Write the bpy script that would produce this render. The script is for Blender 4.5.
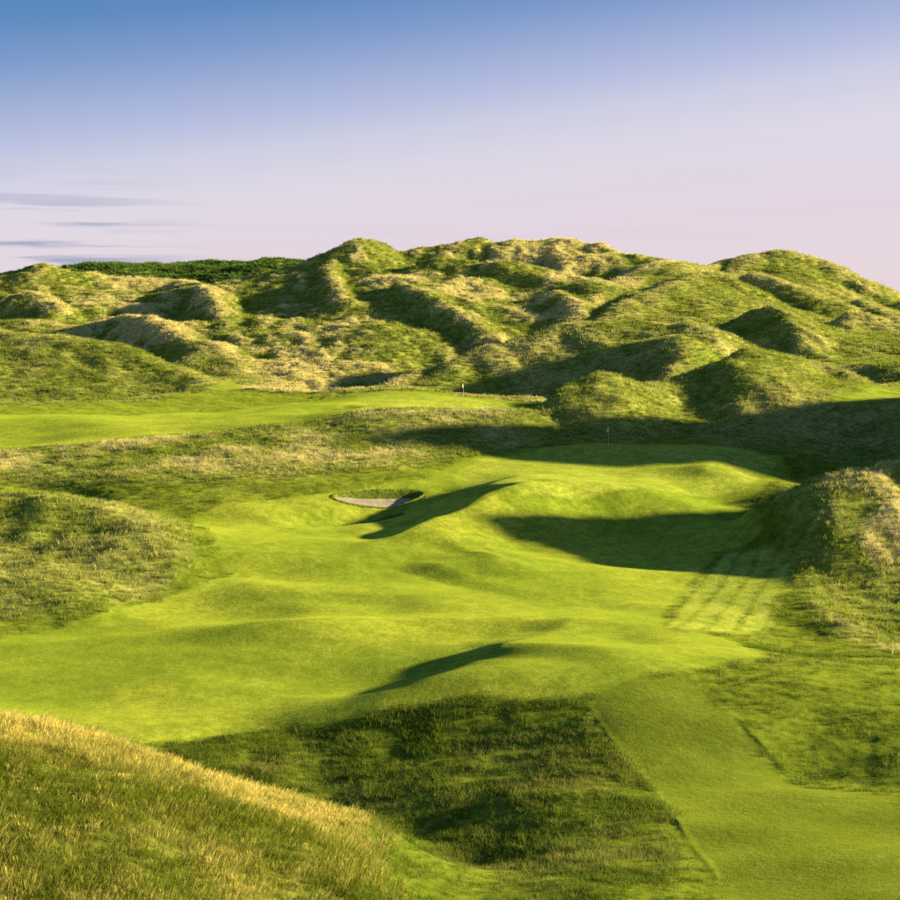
import bpy, math, random
import numpy as np

# ------------------------------------------------------------------ camera, sky, sun, exposure
scene = bpy.context.scene
for o in list(bpy.data.objects):
    bpy.data.objects.remove(o)
C = scene.collection
ZC, F, HY = 25.0, 1680.0, 330.0          # eye height, focal length and horizon row for a 900 px frame
SUN_AZ, SUN_EL = math.radians(1.0), math.radians(13.5)   # azimuth from +X (right of the view) towards +Y

cam = bpy.data.objects.new('camera', bpy.data.cameras.new('camera'))
C.objects.link(cam)
cam.location = (0, 0, ZC)
cam.rotation_euler = (math.radians(90), 0, 0)
cam.data.sensor_width = 36.0
cam.data.lens = F / 900.0 * 36.0
cam.data.shift_y = -(450.0 - HY) / 900.0
cam.data.clip_start, cam.data.clip_end = 0.5, 30000.0
scene.camera = cam

world = bpy.data.worlds.new('World')
scene.world = world
world.use_nodes = True


def build_world():
    nt = world.node_tree
    nt.nodes.clear()
    N, L = nt.nodes.new, nt.links.new
    out = N('ShaderNodeOutputWorld')
    bg = N('ShaderNodeBackground')
    bg.inputs['Strength'].default_value = 0.095
    sky = N('ShaderNodeTexSky')
    sky.sky_type = 'NISHITA'
    sky.sun_disc = False
    sky.sun_elevation = SUN_EL
    sky.sun_rotation = math.radians(90) - SUN_AZ
    sky.altitude = 0
    sky.air_density = 1.0
    sky.dust_density = 0.6
    sky.ozone_density = 2.0
    tc = N('ShaderNodeTexCoord')
    sep = N('ShaderNodeSeparateXYZ')
    L(tc.outputs['Generated'], sep.inputs[0])
    # the evening air: rose near the horizon, reaching higher on the sun's side, clear blue above
    lean = N('ShaderNodeMath'); lean.operation = 'MULTIPLY_ADD'
    L(sep.outputs['X'], lean.inputs[0]); lean.inputs[1].default_value = -0.12
    L(sep.outputs['Z'], lean.inputs[2])
    ramp = N('ShaderNodeValToRGB')
    L(lean.outputs[0], ramp.inputs[0])
    cr = ramp.color_ramp
    cr.interpolation = 'LINEAR'
    stops = [(0.05, (2.14, 1.74, 2.06)), (0.095, (2.06, 1.82, 2.14)), (0.12, (1.72, 1.64, 2.06)), (0.14, (1.25, 1.31, 1.99)),
             (0.18, (0.50, 0.77, 1.55)), (0.205, (0.18, 0.54, 1.32)), (0.228, (0.11, 0.45, 1.22)), (0.6, (0.20, 0.48, 1.15))]
    while len(cr.elements) < len(stops):
        cr.elements.new(0.5)
    for e, (p, c) in zip(cr.elements, stops):
        e.position = p
        e.color = (c[0] / 5, c[1] / 5, c[2] / 5, 1)
    sc = N('ShaderNodeVectorMath'); sc.operation = 'SCALE'
    sc.inputs['Scale'].default_value = 5.0
    L(ramp.outputs[0], sc.inputs[0])
    warm = N('ShaderNodeMix'); warm.data_type = 'RGBA'
    warm.inputs['Factor'].default_value = 0.90
    L(sky.outputs[0], warm.inputs['A'])
    L(sc.outputs[0], warm.inputs['B'])
    # thin stretched cloud streaks low in the sky, thicker away from the sun
    mp = N('ShaderNodeMapping')
    mp.inputs['Scale'].default_value = (5.0, 5.0, 120.0)
    mp.inputs['Location'].default_value = (2.75, 0.4, -0.2)
    L(tc.outputs['Generated'], mp.inputs[0])
    nz = N('ShaderNodeTexNoise')
    nz.inputs['Scale'].default_value = 1.0
    nz.inputs['Detail'].default_value = 5
    nz.inputs['Roughness'].default_value = 0.55
    L(mp.outputs[0], nz.inputs['Vector'])
    nr = N('ShaderNodeMapRange'); nr.interpolation_type = 'SMOOTHSTEP'
    nr.inputs['From Min'].default_value = 0.51
    nr.inputs['From Max'].default_value = 0.62
    L(nz.outputs[0], nr.inputs['Value'])
    low = N('ShaderNodeMapRange'); low.interpolation_type = 'SMOOTHSTEP'
    low.inputs['From Min'].default_value = 0.10
    low.inputs['From Max'].default_value = 0.05
    L(sep.outputs['Z'], low.inputs['Value'])
    lf = N('ShaderNodeMapRange'); lf.interpolation_type = 'SMOOTHSTEP'
    lf.inputs['From Min'].default_value = -0.13
    lf.inputs['From Max'].default_value = -0.22
    lf.inputs['To Min'].default_value = 0.06
    L(sep.outputs['X'], lf.inputs['Value'])
    m1 = N('ShaderNodeMath'); m1.operation = 'MULTIPLY'
    L(nr.outputs[0], m1.inputs[0]); L(low.outputs[0], m1.inputs[1])
    m2 = N('ShaderNodeMath'); m2.operation = 'MULTIPLY'
    L(m1.outputs[0], m2.inputs[0]); L(lf.outputs[0], m2.inputs[1])
    m3 = N('ShaderNodeMath'); m3.operation = 'MULTIPLY'
    L(m2.outputs[0], m3.inputs[0]); m3.inputs[1].default_value = 0.9
    cl = N('ShaderNodeMix'); cl.data_type = 'RGBA'
    cl.inputs['B'].default_value = (1.05, 1.15, 1.62, 1)
    L(m3.outputs[0], cl.inputs['Factor'])
    L(warm.outputs['Result'], cl.inputs['A'])
    L(cl.outputs['Result'], bg.inputs['Color'])
    L(bg.outputs[0], out.inputs[0])


build_world()

sun = bpy.data.objects.new('sun', bpy.data.lights.new('sun', 'SUN'))
C.objects.link(sun)
sun.data.energy = 5.0
sun.data.angle = math.radians(1.8)
sun.data.color = (1.0, 0.82, 0.47)
sdir = np.array([math.cos(SUN_AZ) * math.cos(SUN_EL), math.sin(SUN_AZ) * math.cos(SUN_EL), math.sin(SUN_EL)])
from mathutils import Vector
sun.rotation_euler = Vector(tuple(sdir)).to_track_quat('Z', 'Y').to_euler()
sun.location = (200, 100, 120)

scene.view_settings.view_transform = 'Standard'
scene.view_settings.look = 'None'
scene.view_settings.gamma = 1.0
scene.view_settings.exposure = 1.85
scene.render.engine = 'CYCLES'
scene.cycles.max_bounces = 6
scene.cycles.diffuse_bounces = 4
scene.cycles.transmission_bounces = 3
scene.cycles.use_denoising = False

# ------------------------------------------------------------------ survey of the ground
# The lie of the land is a survey: each entry is a sighting (column, row, distance) taken from the tee.
SEEN = '''
900 900 72.3, 740 900 74.5, 560 900 75, 430 900 74, 1000 900 71, 900 840 83, 700 840 85.5, 560 856 84, 450 870 84
900 797 93, 800 796 94, 700 795 95.3, 640 798 95
800 772 100, 660 762 100, 760 740 103, 700 700 111, 880 745 102.3, 880 700 109, 620 720 108
600 755 102, 580 750 104, 520 760 104, 450 769 104, 380 779 104, 300 789 104, 552 735 108, 480 742 108, 400 752 108, 320 762 108, 240 770 108
580 780 98, 500 793 98, 420 805 98, 340 818 98, 600 812 92, 500 827 92, 420 839 92
200 738 110, 300 725 112, 380 705 113, 480 685 115, 560 665 119, 640 655 123, 740 655 124, 820 662 122, 900 672 119
420 672 124, 370 690 119, 500 640 133, 250 702 117, 100 712 115, 0 702 117, 100 672 124, 0 662 126, 250 662 126
100 648 129, 250 635 132, 350 630 134, 480 628 136, 600 632 136, 700 640 134, 400 650 129
250 617 141, 260 600 146, 350 598 147, 450 602 146, 600 610 145, 720 620 143
300 577 154, 200 587 150, 450 580 157, 600 580 155, 560 562 165, 700 590 153, 740 560 163, 755 548 167, 650 560 167
300 540 166, 250 530 170, 200 520 173, 400 553 165, 500 540 174, 560 545 173, 640 532 178, 700 515 180, 745 505 184
500 500 186, 600 500 187, 700 498 188, 540 480 196, 640 480 196, 740 480 196, 480 465 204, 600 462 206, 700 465 204, 760 468 203
600 447 214, 680 445 215, 520 450 212, 740 452 211, 785 470 203, 460 480 196, 440 500 187
300 500 184, 400 478 194, 430 488 191, 270 526 173, 200 500 182, 230 485 189, 100 485 190
300 478 193, 200 478 193, 400 462 203, 460 450 210
380 412 228, 450 413 228, 500 412 228, 300 440 215, 250 430 224, 200 440 218, 100 450 213, 0 455 212, 0 470 203, 100 468 203
380 445 212, 300 425 227
0 442 228, 0 418 244, 100 425 238, 160 433 230, 200 415 248, 280 405 254, 330 407 246, 400 400 250, 500 402 246
450 393 262, 540 393 260, 350 393 264, 280 391 271
400 388 273
0 402 261, 60 340 300, 0 333 305, 120 345 296, 180 370 284, 215 387 276, 100 380 275, 60 370 280, 150 402 260, 0 370 280, 50 408 256
110 315 345, 150 320 335, 190 340 318, 230 370 296
0 272 420, 40 264 420, 180 279 420, 0 302 378, 40 293 375, 20 325 340, 80 305 365, 130 290 385, 190 302 368
70 262 480, 120 258 490, 200 257 490, 300 257 480, 0 280 480
210 284 380, 270 275 385, 320 265 390, 335 250 400, 360 240 405, 380 238 405, 400 243 405, 425 236 410, 450 240 412
478 235 415, 500 240 415, 560 240 415, 590 243 412, 620 247 408, 650 255 400, 700 266 395
500 258 398, 440 262 385, 530 266 378, 300 310 345, 300 350 310, 260 340 316, 250 310 345, 350 290 355, 380 320 325
420 300 345, 480 310 335, 520 325 325, 560 300 345, 600 290 355, 580 318 332, 350 350 308, 420 350 306, 460 340 312
300 380 286, 370 380 285, 500 290 355, 620 270 375
550 330 300, 600 322 302, 640 323 300, 700 330 296, 760 350 285, 500 345 297, 450 362 292, 400 378 285
640 383 262, 700 352 282
640 297 345, 680 281 360, 730 273 370, 720 300 340, 660 315 325
740 258 430, 780 254 435, 820 262 430, 860 280 420, 900 300 410, 960 332 400, 800 290 385, 860 310 365
765 307 322, 785 312 320, 790 340 305, 720 318 326, 840 318 330, 900 317 335, 850 335 315
800 347 288, 870 351 284, 900 347 288
660 386 250, 700 373 255, 740 363 260, 800 361 262, 840 370 258, 870 384 253, 780 392 240, 860 398 238, 900 394 244, 900 402 234, 830 401 236
590 378 240, 560 389 238, 630 386 240, 540 405 233, 650 396 240
600 410 231, 700 410 232, 800 415 230, 900 415 228, 600 430 221, 700 435 219, 800 440 216, 900 440 216
800 464 205, 830 457 208, 900 454 210, 760 455 211
745 512 178, 790 488 172, 830 476 170, 900 467 171, 820 500 164, 900 500 164, 802 530 165, 784 560 162, 850 560 157, 900 560 156
790 600 149, 850 620 142, 900 645 135, 800 632 142, 850 662 128, 760 645 136
0 500 172, 60 497 174, 100 505 171, 150 525 165, 185 545 160, 60 540 160, 0 560 153, 120 560 155, 60 578 147, 0 620 138, 100 615 140, 180 590 149
0 724 80, 60 731 80, 160 763 79, 250 799 79, 300 811 80, 360 817 81, 400 838 82
0 800 68, 0 900 58, 150 850 65, 150 900 60, 300 850 70, 300 900 65, 385 880 72
'''
# hidden or off-frame ground: column, distance, height; tall right-hand dunes added to cast shadows
HID = '''
620 130 0.2, 760 129 0.0, 0 90 2.6, 100 92 1.4, 200 92 0.2, 300 91 -0.9, 0 101 -0.6, 150 101 -1.4
0 45 6.0, 200 45 4.6, 450 45 1.5, 700 45 1.0, 1000 45 1.5, -300 45 6, 0 20 7, 450 20 6, 900 20 6, 1500 20 6, -600 20 7
-300 80 8, -300 105 3, -200 125 1, -250 150 4, -200 172 8, -200 200 9, -300 235 11, -250 270 15, -250 300 25, -250 350 28, -300 400 38, -300 480 42
1050 80 0, 1300 85 2, 1080 105 0.5, 1400 110 4, 1050 130 1, 1300 140 3
985 172 11, 1060 174 12, 1060 156 4, 1120 156 3, 1000 156 4.5, 1150 172 7, 1250 171 5, 960 156 4.0, 1080 150 2.5, 1300 175 6, 960 147 3.0, 980 197 10.5
960 214 14.5, 1010 214 23, 1080 216 35, 1200 217 36, 1080 233 24, 1010 231 18.5, 1200 236 25, 960 206 10.5, 960 245 16.5, 1060 206 11, 1300 230 18
1000 265 18, 1050 290 23, 1300 280 24, 1050 340 28, 1300 350 26, 1050 400 23, 1300 420 18
60 325 21, 150 322 20, 60 186 5.9, 600 318 23.5, 690 314 23.5, 120 448 36.5, 220 448 36.5, 20 448 38
700 440 34, 690 420 36, 720 475 31, 500 470 36, 350 470 38, 650 450 35, 780 490 34, 200 560 34, 450 560 28, 700 560 24, 950 500 18, -200 560 30, 1250 520 14
-200 650 10, 450 650 8, 1000 650 6, -600 600 16, 1500 600 8, 1700 300 14, -800 300 18, 1700 180 10, -800 180 8, -900 100 6, 1800 100 6
400 275 14.8, 470 275 15.4, 520 275 16.8, 560 276 18.2, 600 278 19.8, 640 278 21.5, 680 278 23.0, 722 280 22.4, 600 264 16, 660 266 18, 590 251 16.2, 740 277 18, 830 275 18, 640 262 15.5
790 203 7.0, 
'''


def survey_points():
    pts = []
    for item in SEEN.replace('\n', ',').split(','):
        v = item.split()
        if len(v) == 3:
            px, py, d = map(float, v)
            pts.append(((px - 450) / F * d, d, ZC - (py - HY) / F * d))
    for item in HID.replace('\n', ',').split(','):
        v = item.split()
        if len(v) == 3:
            px, d, z = map(float, v)
            pts.append(((px - 450) / F * d, d, z))
    return np.array(pts)


SV = survey_points()


def tps_fit(P, lam):
    n = len(P)
    X = P[:, :2] / 100.0
    r2 = ((X[:, None, :] - X[None, :, :]) ** 2).sum(-1)
    K = 0.5 * r2 * np.log(r2 + 1e-12)
    # looser fit for far sightings
    K += np.diag(lam * np.ones(n))
    Q = np.c_[np.ones(n), X]
    A = np.zeros((n + 3, n + 3))
    A[:n, :n] = K; A[:n, n:] = Q; A[n:, :n] = Q.T
    return np.linalg.solve(A, np.r_[P[:, 2], np.zeros(3)])


TW = tps_fit(SV, 0.000015)


def tps_eval(x, y):
    shp = x.shape
    X = np.stack([x.ravel(), y.ravel()], 1) / 100.0
    ctr = SV[:, :2] / 100.0
    out = np.empty(len(X))
    for s in range(0, len(X), 40000):
        q = X[s:s + 40000]
        r2 = (q[:, 0:1] - ctr[:, 0]) ** 2 + (q[:, 1:2] - ctr[:, 1]) ** 2
        out[s:s + 40000] = (0.5 * r2 * np.log(r2 + 1e-12)) @ TW[:-3] + TW[-3] + q @ TW[-2:]
    return out.reshape(shp)


# ---- gradient-free lattice noise
_rng = np.random.RandomState(7)
_TAB = _rng.rand(256, 256)


def vnoise(x, y, seed=0):
    x = x + seed * 17.31; y = y + seed * 9.77
    xi = np.floor(x).astype(int); yi = np.floor(y).astype(int)
    fx = x - xi; fy = y - yi
    fx = fx * fx * fx * (fx * (fx * 6 - 15) + 10); fy = fy * fy * fy * (fy * (fy * 6 - 15) + 10)
    a = _TAB[xi & 255, yi & 255]; b = _TAB[(xi + 1) & 255, yi & 255]
    c = _TAB[xi & 255, (yi + 1) & 255]; d = _TAB[(xi + 1) & 255, (yi + 1) & 255]
    return (a * (1 - fx) + b * fx) * (1 - fy) + (c * (1 - fx) + d * fx) * fy


def fbm(x, y, octv=4, seed=0, rough=0.5):
    s = 0; a = 1; t = 0
    ca, sa = math.cos(0.6), math.sin(0.6)
    for k in range(octv):
        s = s + a * (vnoise(x, y, seed + k * 3) - 0.5); t += a
        x, y = (x * ca - y * sa) * 2.03, (x * sa + y * ca) * 2.03
        a *= rough
    return s / t * 2


def smooth(e0, e1, v):
    t = np.clip((v - e0) / (e1 - e0), 0, 1)
    return t * t * (3 - 2 * t)


def poly_sd(poly, x, y):
    """signed distance to a closed polygon, positive inside"""
    d2 = np.full(x.shape, 1e18); ins = np.zeros(x.shape, bool)
    n = len(poly)
    for i in range(n):
        ax, ay = poly[i]; bx, by = poly[(i + 1) % n]
        ex, ey = bx - ax, by - ay
        t = np.clip(((x - ax) * ex + (y - ay) * ey) / (ex * ex + ey * ey + 1e-12), 0, 1)
        d2 = np.minimum(d2, (x - ax - t * ex) ** 2 + (y - ay - t * ey) ** 2)
        if ay != by:
            c = ((ay > y) != (by > y)) & (x < (bx - ax) * (y - ay) / (by - ay) + ax)
            ins ^= c
    d = np.sqrt(d2)
    return np.where(ins, d, -d)


def PD(s):
    """column distance pairs -> plan polygon"""
    r = []
    for it in s.split(','):
        a, d = map(float, it.split())
        r.append(((a - 450) / F * d, d))
    return r


# ------------------------------------------------------------------ plan of the ground: rows and columns of the sheet
def make_rows():
    r = [20.0]
    while r[-1] < 620:
        y = r[-1]
        if y < 55: s = 1.2
        elif y < 120: s = 0.20 + (y - 55) * 0.0008
        elif y < 225: s = 0.28
        elif y < 300: s = 0.34
        elif y < 425: s = 0.42
        elif y < 500: s = 1.0
        else: s = 6
        r.append(y + s)
    y = r[-1]
    while y < 9000:
        y *= 1.35
        r.append(y)
    return np.array(r)


ROWS = make_rows()
TC = 0.285
COLS = np.concatenate([-np.geomspace(1.2, TC + 0.006, 40), np.linspace(-TC, TC, 600), np.geomspace(TC + 0.006, 1.2, 40)])
NR, NC = len(ROWS), len(COLS)
GY, GT = np.meshgrid(ROWS, COLS, indexing='ij')
GX = GY * GT

# dunes: plan polygons and descriptions
DUNES = {
    'front': PD('-500 40, 420 40, 402 70, 396 80, 330 87, 200 93, 0 99, -500 108'),
    'left_mid': PD('-300 135, 0 137, 100 139, 170 147, 195 160, 180 172, 120 180, 0 187, -300 190'),
    'right': PD('1250 118, 900 131, 850 137, 800 148, 785 162, 772 171, 742 181, 752 187, 790 193, 840 199, 960 201, 1250 203'),
    'strip': PD('-300 196, 0 197, 150 191, 300 193, 400 199, 460 205, 520 212, 545 229, 480 229, 390 231, 330 228, 250 226, 150 222, 0 216, -300 216'),
    'bank': PD('520 212, 600 216, 700 216, 790 209, 830 206, 960 204, 1400 204, 1400 234, 900 234, 830 237, 870 254, 960 272, 760 276, 660 262, 610 253, 560 246, 545 232'),
    'left_hill': PD('-300 255, 0 259, 100 259, 160 263, 215 275, 232 288, 200 312, 130 322, -300 326'),
    'mound': PD('420 282, 380 270, 330 262, 450 260, 545 257, 575 252, 610 254, 660 263, 760 277, 960 273, 1400 260, 1400 312, 690 314, 600 318, 500 306'),  # near foot made rough to darken it, in place of shade on mown turf
    'domes': PD('690 315, 1400 313, 1400 640, 960 620, 780 480, 700 400, 600 345, 590 330, 600 319'),
    'main': PD('-300 327, 130 323, 200 313, 232 289, 250 272, 330 263, 380 271, 420 283, 500 307, 600 320, 590 330, 600 346, 700 401, 760 460, 600 560, 300 447, -300 450'),
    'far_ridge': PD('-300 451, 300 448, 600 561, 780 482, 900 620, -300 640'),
}
DORDER = ['front', 'left_mid', 'right', 'strip', 'bank', 'left_hill', 'mound', 'domes', 'main', 'far_ridge']


def base_height(x, y):
    """surveyed ground, faded to the plain beyond the dunes"""
    z = tps_eval(x, np.clip(y, 15, 640))
    far = smooth(560, 760, y) + smooth(150, 420, np.abs(x)) * (1 - smooth(560, 760, y))
    return z * (1 - far) + 2.0 * far


# coarse survey lattice, resampled smoothly (bicubic) onto the sheet
def sample_base():
    ry = np.concatenate([ROWS[::4], [ROWS[-1]]]) if (NR - 1) % 4 else ROWS[::4]
    rt = np.concatenate([COLS[:40:2], COLS[40:640:5], COLS[640::2], [COLS[-1]]])
    rt = np.unique(rt)
    cy, ct = np.meshgrid(ry, rt, indexing='ij')
    cz = base_height(cy * ct, cy)

    def weights(src, dst):
        i = np.clip(np.searchsorted(src, dst, side='right') - 1, 1, len(src) - 3)
        W = []
        for a in range(-1, 3):
            w = np.ones(len(dst))
            for b in range(-1, 3):
                if b != a:
                    w *= (dst - src[i + b]) / (src[i + a] - src[i + b])
            W.append(w)
        return i, W
    ii, wi = weights(ry, ROWS); jj, wj = weights(rt, COLS)
    tmp = sum(wi[k][:, None] * cz[ii + k - 1] for k in range(4))
    return sum(wj[k][None, :] * tmp[:, jj + k - 1] for k in range(4))


GZ = sample_base()

ROUGH = np.zeros_like(GX)
SDS = {}
jit = fbm(GX / 5, GY / 5, 3, 40) * 1.2
for k in DORDER:
    SDS[k] = poly_sd(DUNES[k], GX, GY)
    ROUGH = np.maximum(ROUGH, smooth(-0.6, 2.2, SDS[k] + jit))
RELIEF = np.zeros_like(GX)
for k in DORDER:
    RELIEF = np.maximum(RELIEF, smooth(0.0, 7.0 if k in ('front', 'strip') else 9.0, SDS[k]))
FARD = np.zeros_like(GX)
for k in ('main', 'domes', 'mound', 'far_ridge'):
    FARD = np.maximum(FARD, smooth(0, 14.0, SDS[k]))


# dune ridges: crest line (column row distance ...), height, half width towards the sun, half width away from it
def ridge(pts, h, wr, wl):
    global GZ
    P = []
    for it in pts.split(','):
        c, d = map(float, it.split())
        P.append(((c - 450) / F * d, d))
    best = np.full(GX.shape, 1e9); side = np.zeros(GX.shape); frac = np.zeros(GX.shape)
    n = len(P) - 1
    for i in range(n):
        ax, ay = P[i]; bx, by = P[i + 1]
        ex, ey = bx - ax, by - ay
        l2 = ex * ex + ey * ey
        t = np.clip(((GX - ax) * ex + (GY - ay) * ey) / l2, 0, 1)
        dx = GX - ax - t * ex; dy = GY - ay - t * ey
        d = np.sqrt(dx * dx + dy * dy)
        m = d < best
        best = np.where(m, d, best)
        cr = (ex * dy - ey * dx) / (math.sqrt(l2) * (d + 0.4))
        side = np.where(m, cr, side)
        frac = np.where(m, (i + t) / n, frac)
    # cross > 0 is the left of the line's direction; lines run towards the viewer so left of it = +x
    wdt = (wl + (wr - wl) * smooth(-0.9, 0.9, side)) * (1 + 0.25 * fbm(GX / 6, GY / 6, 2, 61))
    q = best / wdt
    prof = np.exp(-np.abs(q) ** 1.5 * 1.3)
    taper = smooth(-0.02, 0.3, frac) * smooth(1.02, 0.75, frac)
    GZ = GZ + h * prof * (0.35 + 0.65 * taper)


for r in (
    # swells in the fairway (crest runs towards the viewer)
    ('590 138, 545 129, 480 122', 1.1, 14, 4.5),
    ('730 187, 640 186, 560 184, 490 179, 440 172', 1.5, 5, 7),
    ('560 186, 470 174, 375 164', 2.0, 9, 4.5),
    ('500 163, 470 160, 420 155', 1.0, 8, 4.5),
    ('560 196, 505 189, 470 184', 0.9, 9, 4),
    ('440 191, 360 183, 275 176', -1.6, 4, 3.5),
    ('365 244, 330 243, 305 240', -0.8, 3, 3),
    ('620 205, 690 199, 740 194', 0.5, 6, 6),
    ('740 210, 715 203, 700 196', 0.7, 6, 5),
    # gully left of the long spur on the right-hand hill
    ('672 370, 640 355, 612 344, 580 333', -3.5, 5, 7),
    # low waves across the fairway (crest runs left to right)
    ('150 133, 280 134, 420 137, 560 136, 700 134', 0.45, 7, 3.5),
    ('190 146, 280 147, 380 147, 480 146', 0.5, 6, 3.5),
    ('150 111, 280 112, 380 113, 500 116', 0.6, 6, 3.5),
    ('560 125, 660 124, 760 124, 850 122', 0.35, 4, 6),
    ('480 96, 600 94.5, 700 95, 900 94', 0.28, 3, 6),
    ('80 238, 200 236, 300 246, 360 252', 0.5, 6, 5),
    # mound behind the far green
    ('715 298, 700 284, 690 270', 3.0, 9, 16),
):
    ridge(*r)

# dune crests: a sharp-backed ridge through mostly sighted crest points (column row distance), with its fall to the
# left and right of the line's direction and an optional trough beyond it
DMASK = smooth(-4.0, 3.0, np.maximum.reduce(list(SDS.values())))


def crest(pts, ml, mr, rnd=1.2, trough=0.0, off=12.0, tw=8.0, soft=1.6):
    global GZ
    P = []
    for it in pts.split(','):
        c, r, d = map(float, it.split())
        P.append(((c - 450) / F * d, d, ZC - (r - HY) / F * d))
    xs = [p[0] for p in P]; ys = [p[1] for p in P]
    m = ((GX > min(xs) - 70) & (GX < max(xs) + 70) & (GY > min(ys) - 70) & (GY < max(ys) + 70))
    x, y, z = GX[m], GY[m], GZ[m]
    wob = fbm(x / 9, y / 9, 3, 44)
    bump = 0.35 * min(1.0, rnd) * fbm(x / 5, y / 5, 2, 48)
    zr = np.full(x.shape, -1e9); bt = np.full(x.shape, 1e9)
    for i in range(len(P) - 1):
        ax, ay, az = P[i]; bx, by, bz = P[i + 1]
        ex, ey = bx - ax, by - ay
        l2 = ex * ex + ey * ey
        t = np.clip(((x - ax) * ex + (y - ay) * ey) / l2, 0, 1)
        dx, dy = x - ax - t * ex, y - ay - t * ey
        d = np.sqrt(dx * dx + dy * dy)
        side = (ex * dy - ey * dx) / (math.sqrt(l2) * (d + 0.3))
        cz = az + (bz - az) * t
        sl = (mr + (ml - mr) * smooth(-0.8, 0.8, side)) * (1 + 0.55 * wob)
        zi = cz - sl * (np.sqrt(d * d + rnd * rnd) - rnd) - 0.012 * d * d
        k = np.clip(0.5 + 0.5 * (zi - zr) / 0.5, 0, 1)
        zr = np.where(zr < -1e8, zi, zr * (1 - k) + zi * k + 0.25 * k * (1 - k))
        if trough:
            bt = np.minimum(bt, np.sqrt(dx * dx + (dy - off) ** 2))
    zr = zr + bump
    if trough:
        z = z - trough * np.exp(-(bt / tw) ** 2)
    h = np.clip(0.5 + 0.5 * (zr - z) / soft, 0, 1)
    if soft > 1:
        h = h * DMASK[m]
    GZ[m] = z * (1 - h) + zr * h + soft * h * (1 - h) * 0.5


# hollows between the ridges
MIDD = np.zeros_like(GX)
for k in ('bank', 'left_hill', 'right'):
    MIDD = np.maximum(MIDD, smooth(0.0, 9.0, SDS[k]))
GZ -= 2.5 * smooth(0, 1, FARD) * (1 + 0.7 * fbm(GX / 25, GY / 25, 2, 46)) + 1.8 * MIDD * (1 - FARD)

for c in (
    ('556 243 410, 562 256 398, 574 270 384', 0.40, 0.80),
    ('560 290 358, 573 300 349, 585 313 339', 0.35, 0.55),
    ('755 272 390, 790 284 380, 825 298 369', 0.35, 0.45),
    ('860 300 375, 885 312 362, 905 322 352', 0.35, 0.50),
    ('-40 278 420, 0 272 420, 40 264 420, 60 270 420, 100 276 420, 180 279 420, 205 285 400', 0.5, 0.30, 1.5, 4, 20, 12),
    ('705 268 420, 740 256 430, 780 250 435, 822 260 430, 862 280 420, 900 301 410, 960 334 400', 0.5, 0.32, 3.0),
    ('338 249 402, 362 239 405, 385 238 406, 402 244 406, 427 235 410, 455 239 412, 478 234 415, 505 241 415, 560 239 416, 592 243 412, 650 256 401, 700 267 395', 0.5, 0.35, 1.5),
    ('425 261 388, 470 263 384, 530 266 379, 590 276 370, 640 291 357', 0.5, 0.34, 2.0, 5.5, 15, 9),
    ('338 249 402, 329 268 385, 335 285 368, 350 300 352', 0.4, 0.8),
    ('398 283 362, 425 290 352, 455 309 336, 490 325 322, 522 337 313', 0.40, 0.80),
    ('200 284 388, 209 290 374, 219 305 355, 232 328 335, 246 345 322', 0.40, 0.80),
    ('95 320 350, 125 316 342, 150 316 335, 185 334 320, 215 361 302, 240 384 289', 0.36, 0.80, 1.2),
    ('8 298 381, 35 292 376, 58 304 367', 0.4, 0.6, 1.2, 1.5, 8, 6),
    ('702 271 377, 665 284 362, 640 293 352, 615 308 340, 597 321 331', 0.25, 0.95, 1.5),
    ('735 317 327, 752 308 325, 768 304 322, 784 311 316, 795 325 310, 802 340 304', 0.45, 0.90, 1.0),
    ('828 322 335, 850 313 333, 882 316 332, 940 318 335', 0.5, 0.6, 1.2, 2, 9, 6),
    ('400 380 283, 450 362 289, 500 345 295, 550 328 300, 585 321 302, 640 321 300, 690 328 296, 730 339 290, 765 350 284', 0.6, 0.34, 2.2, 5, 15, 9),
    ('-60 330 308, 0 333 305, 60 336 301, 120 345 296, 178 368 286, 214 387 276', 0.5, 0.30, 2.5, 4, 14, 9),
    ('500 412 229, 540 404 232, 572 384 237, 600 375 240, 640 386 243, 665 384 247, 700 369 252, 745 354 257, 800 357 260, 842 371 257, 877 388 251', 0.7, 0.36, 1.4, 5.0, 13, 8),
    ('300 425 227, 335 440 217, 360 462 203', 0.16, 0.34, 2.5),
    ('748 351 257, 738 362 250, 744 374 245, 768 391 239', 0.18, 0.60, 1.5),
    ('600 375 240, 592 386 236, 588 399 231', 0.25, 0.60, 1.2),
    ('690 323 296, 690 338 287, 682 355 277, 674 371 267', 0.30, 0.60, 1.8),
    ('-20 455 214, 100 449 216, 200 439 220, 260 430 225, 330 421 228, 385 411 230, 440 411 230, 505 412 229', 0.25, 0.32, 1.5),
    ('740 513 178, 765 498 174, 792 487 171, 830 475 170, 870 470 170, 900 467 172', 0.55, 0.50, 1.5, 1.5, 11, 7),
    ('885 468 171, 940 446 172.5, 1000 414 173, 1060 374 173.5, 1140 352 174', 0.70, 1.3, 1.0),  # ridge mostly off-frame, added to throw a shadow across the fairway
    ('-60 499 169, 0 498 169, 55 496 169, 100 504 167, 145 523 162, 180 545 158', 0.5, 0.25, 3.0, 1.2, 14, 8),
    ('-60 578 146, 30 577 146, 75 590 143', 0.3, 0.35, 1.2),
    ('150 742 109.5, 220 736 110, 300 724 112, 380 706 113.5, 480 686 115.5, 560 666 119', 0.10, 0.22, 1.5, 0, 0, 0, 0.3),
):
    crest(*c)

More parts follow.
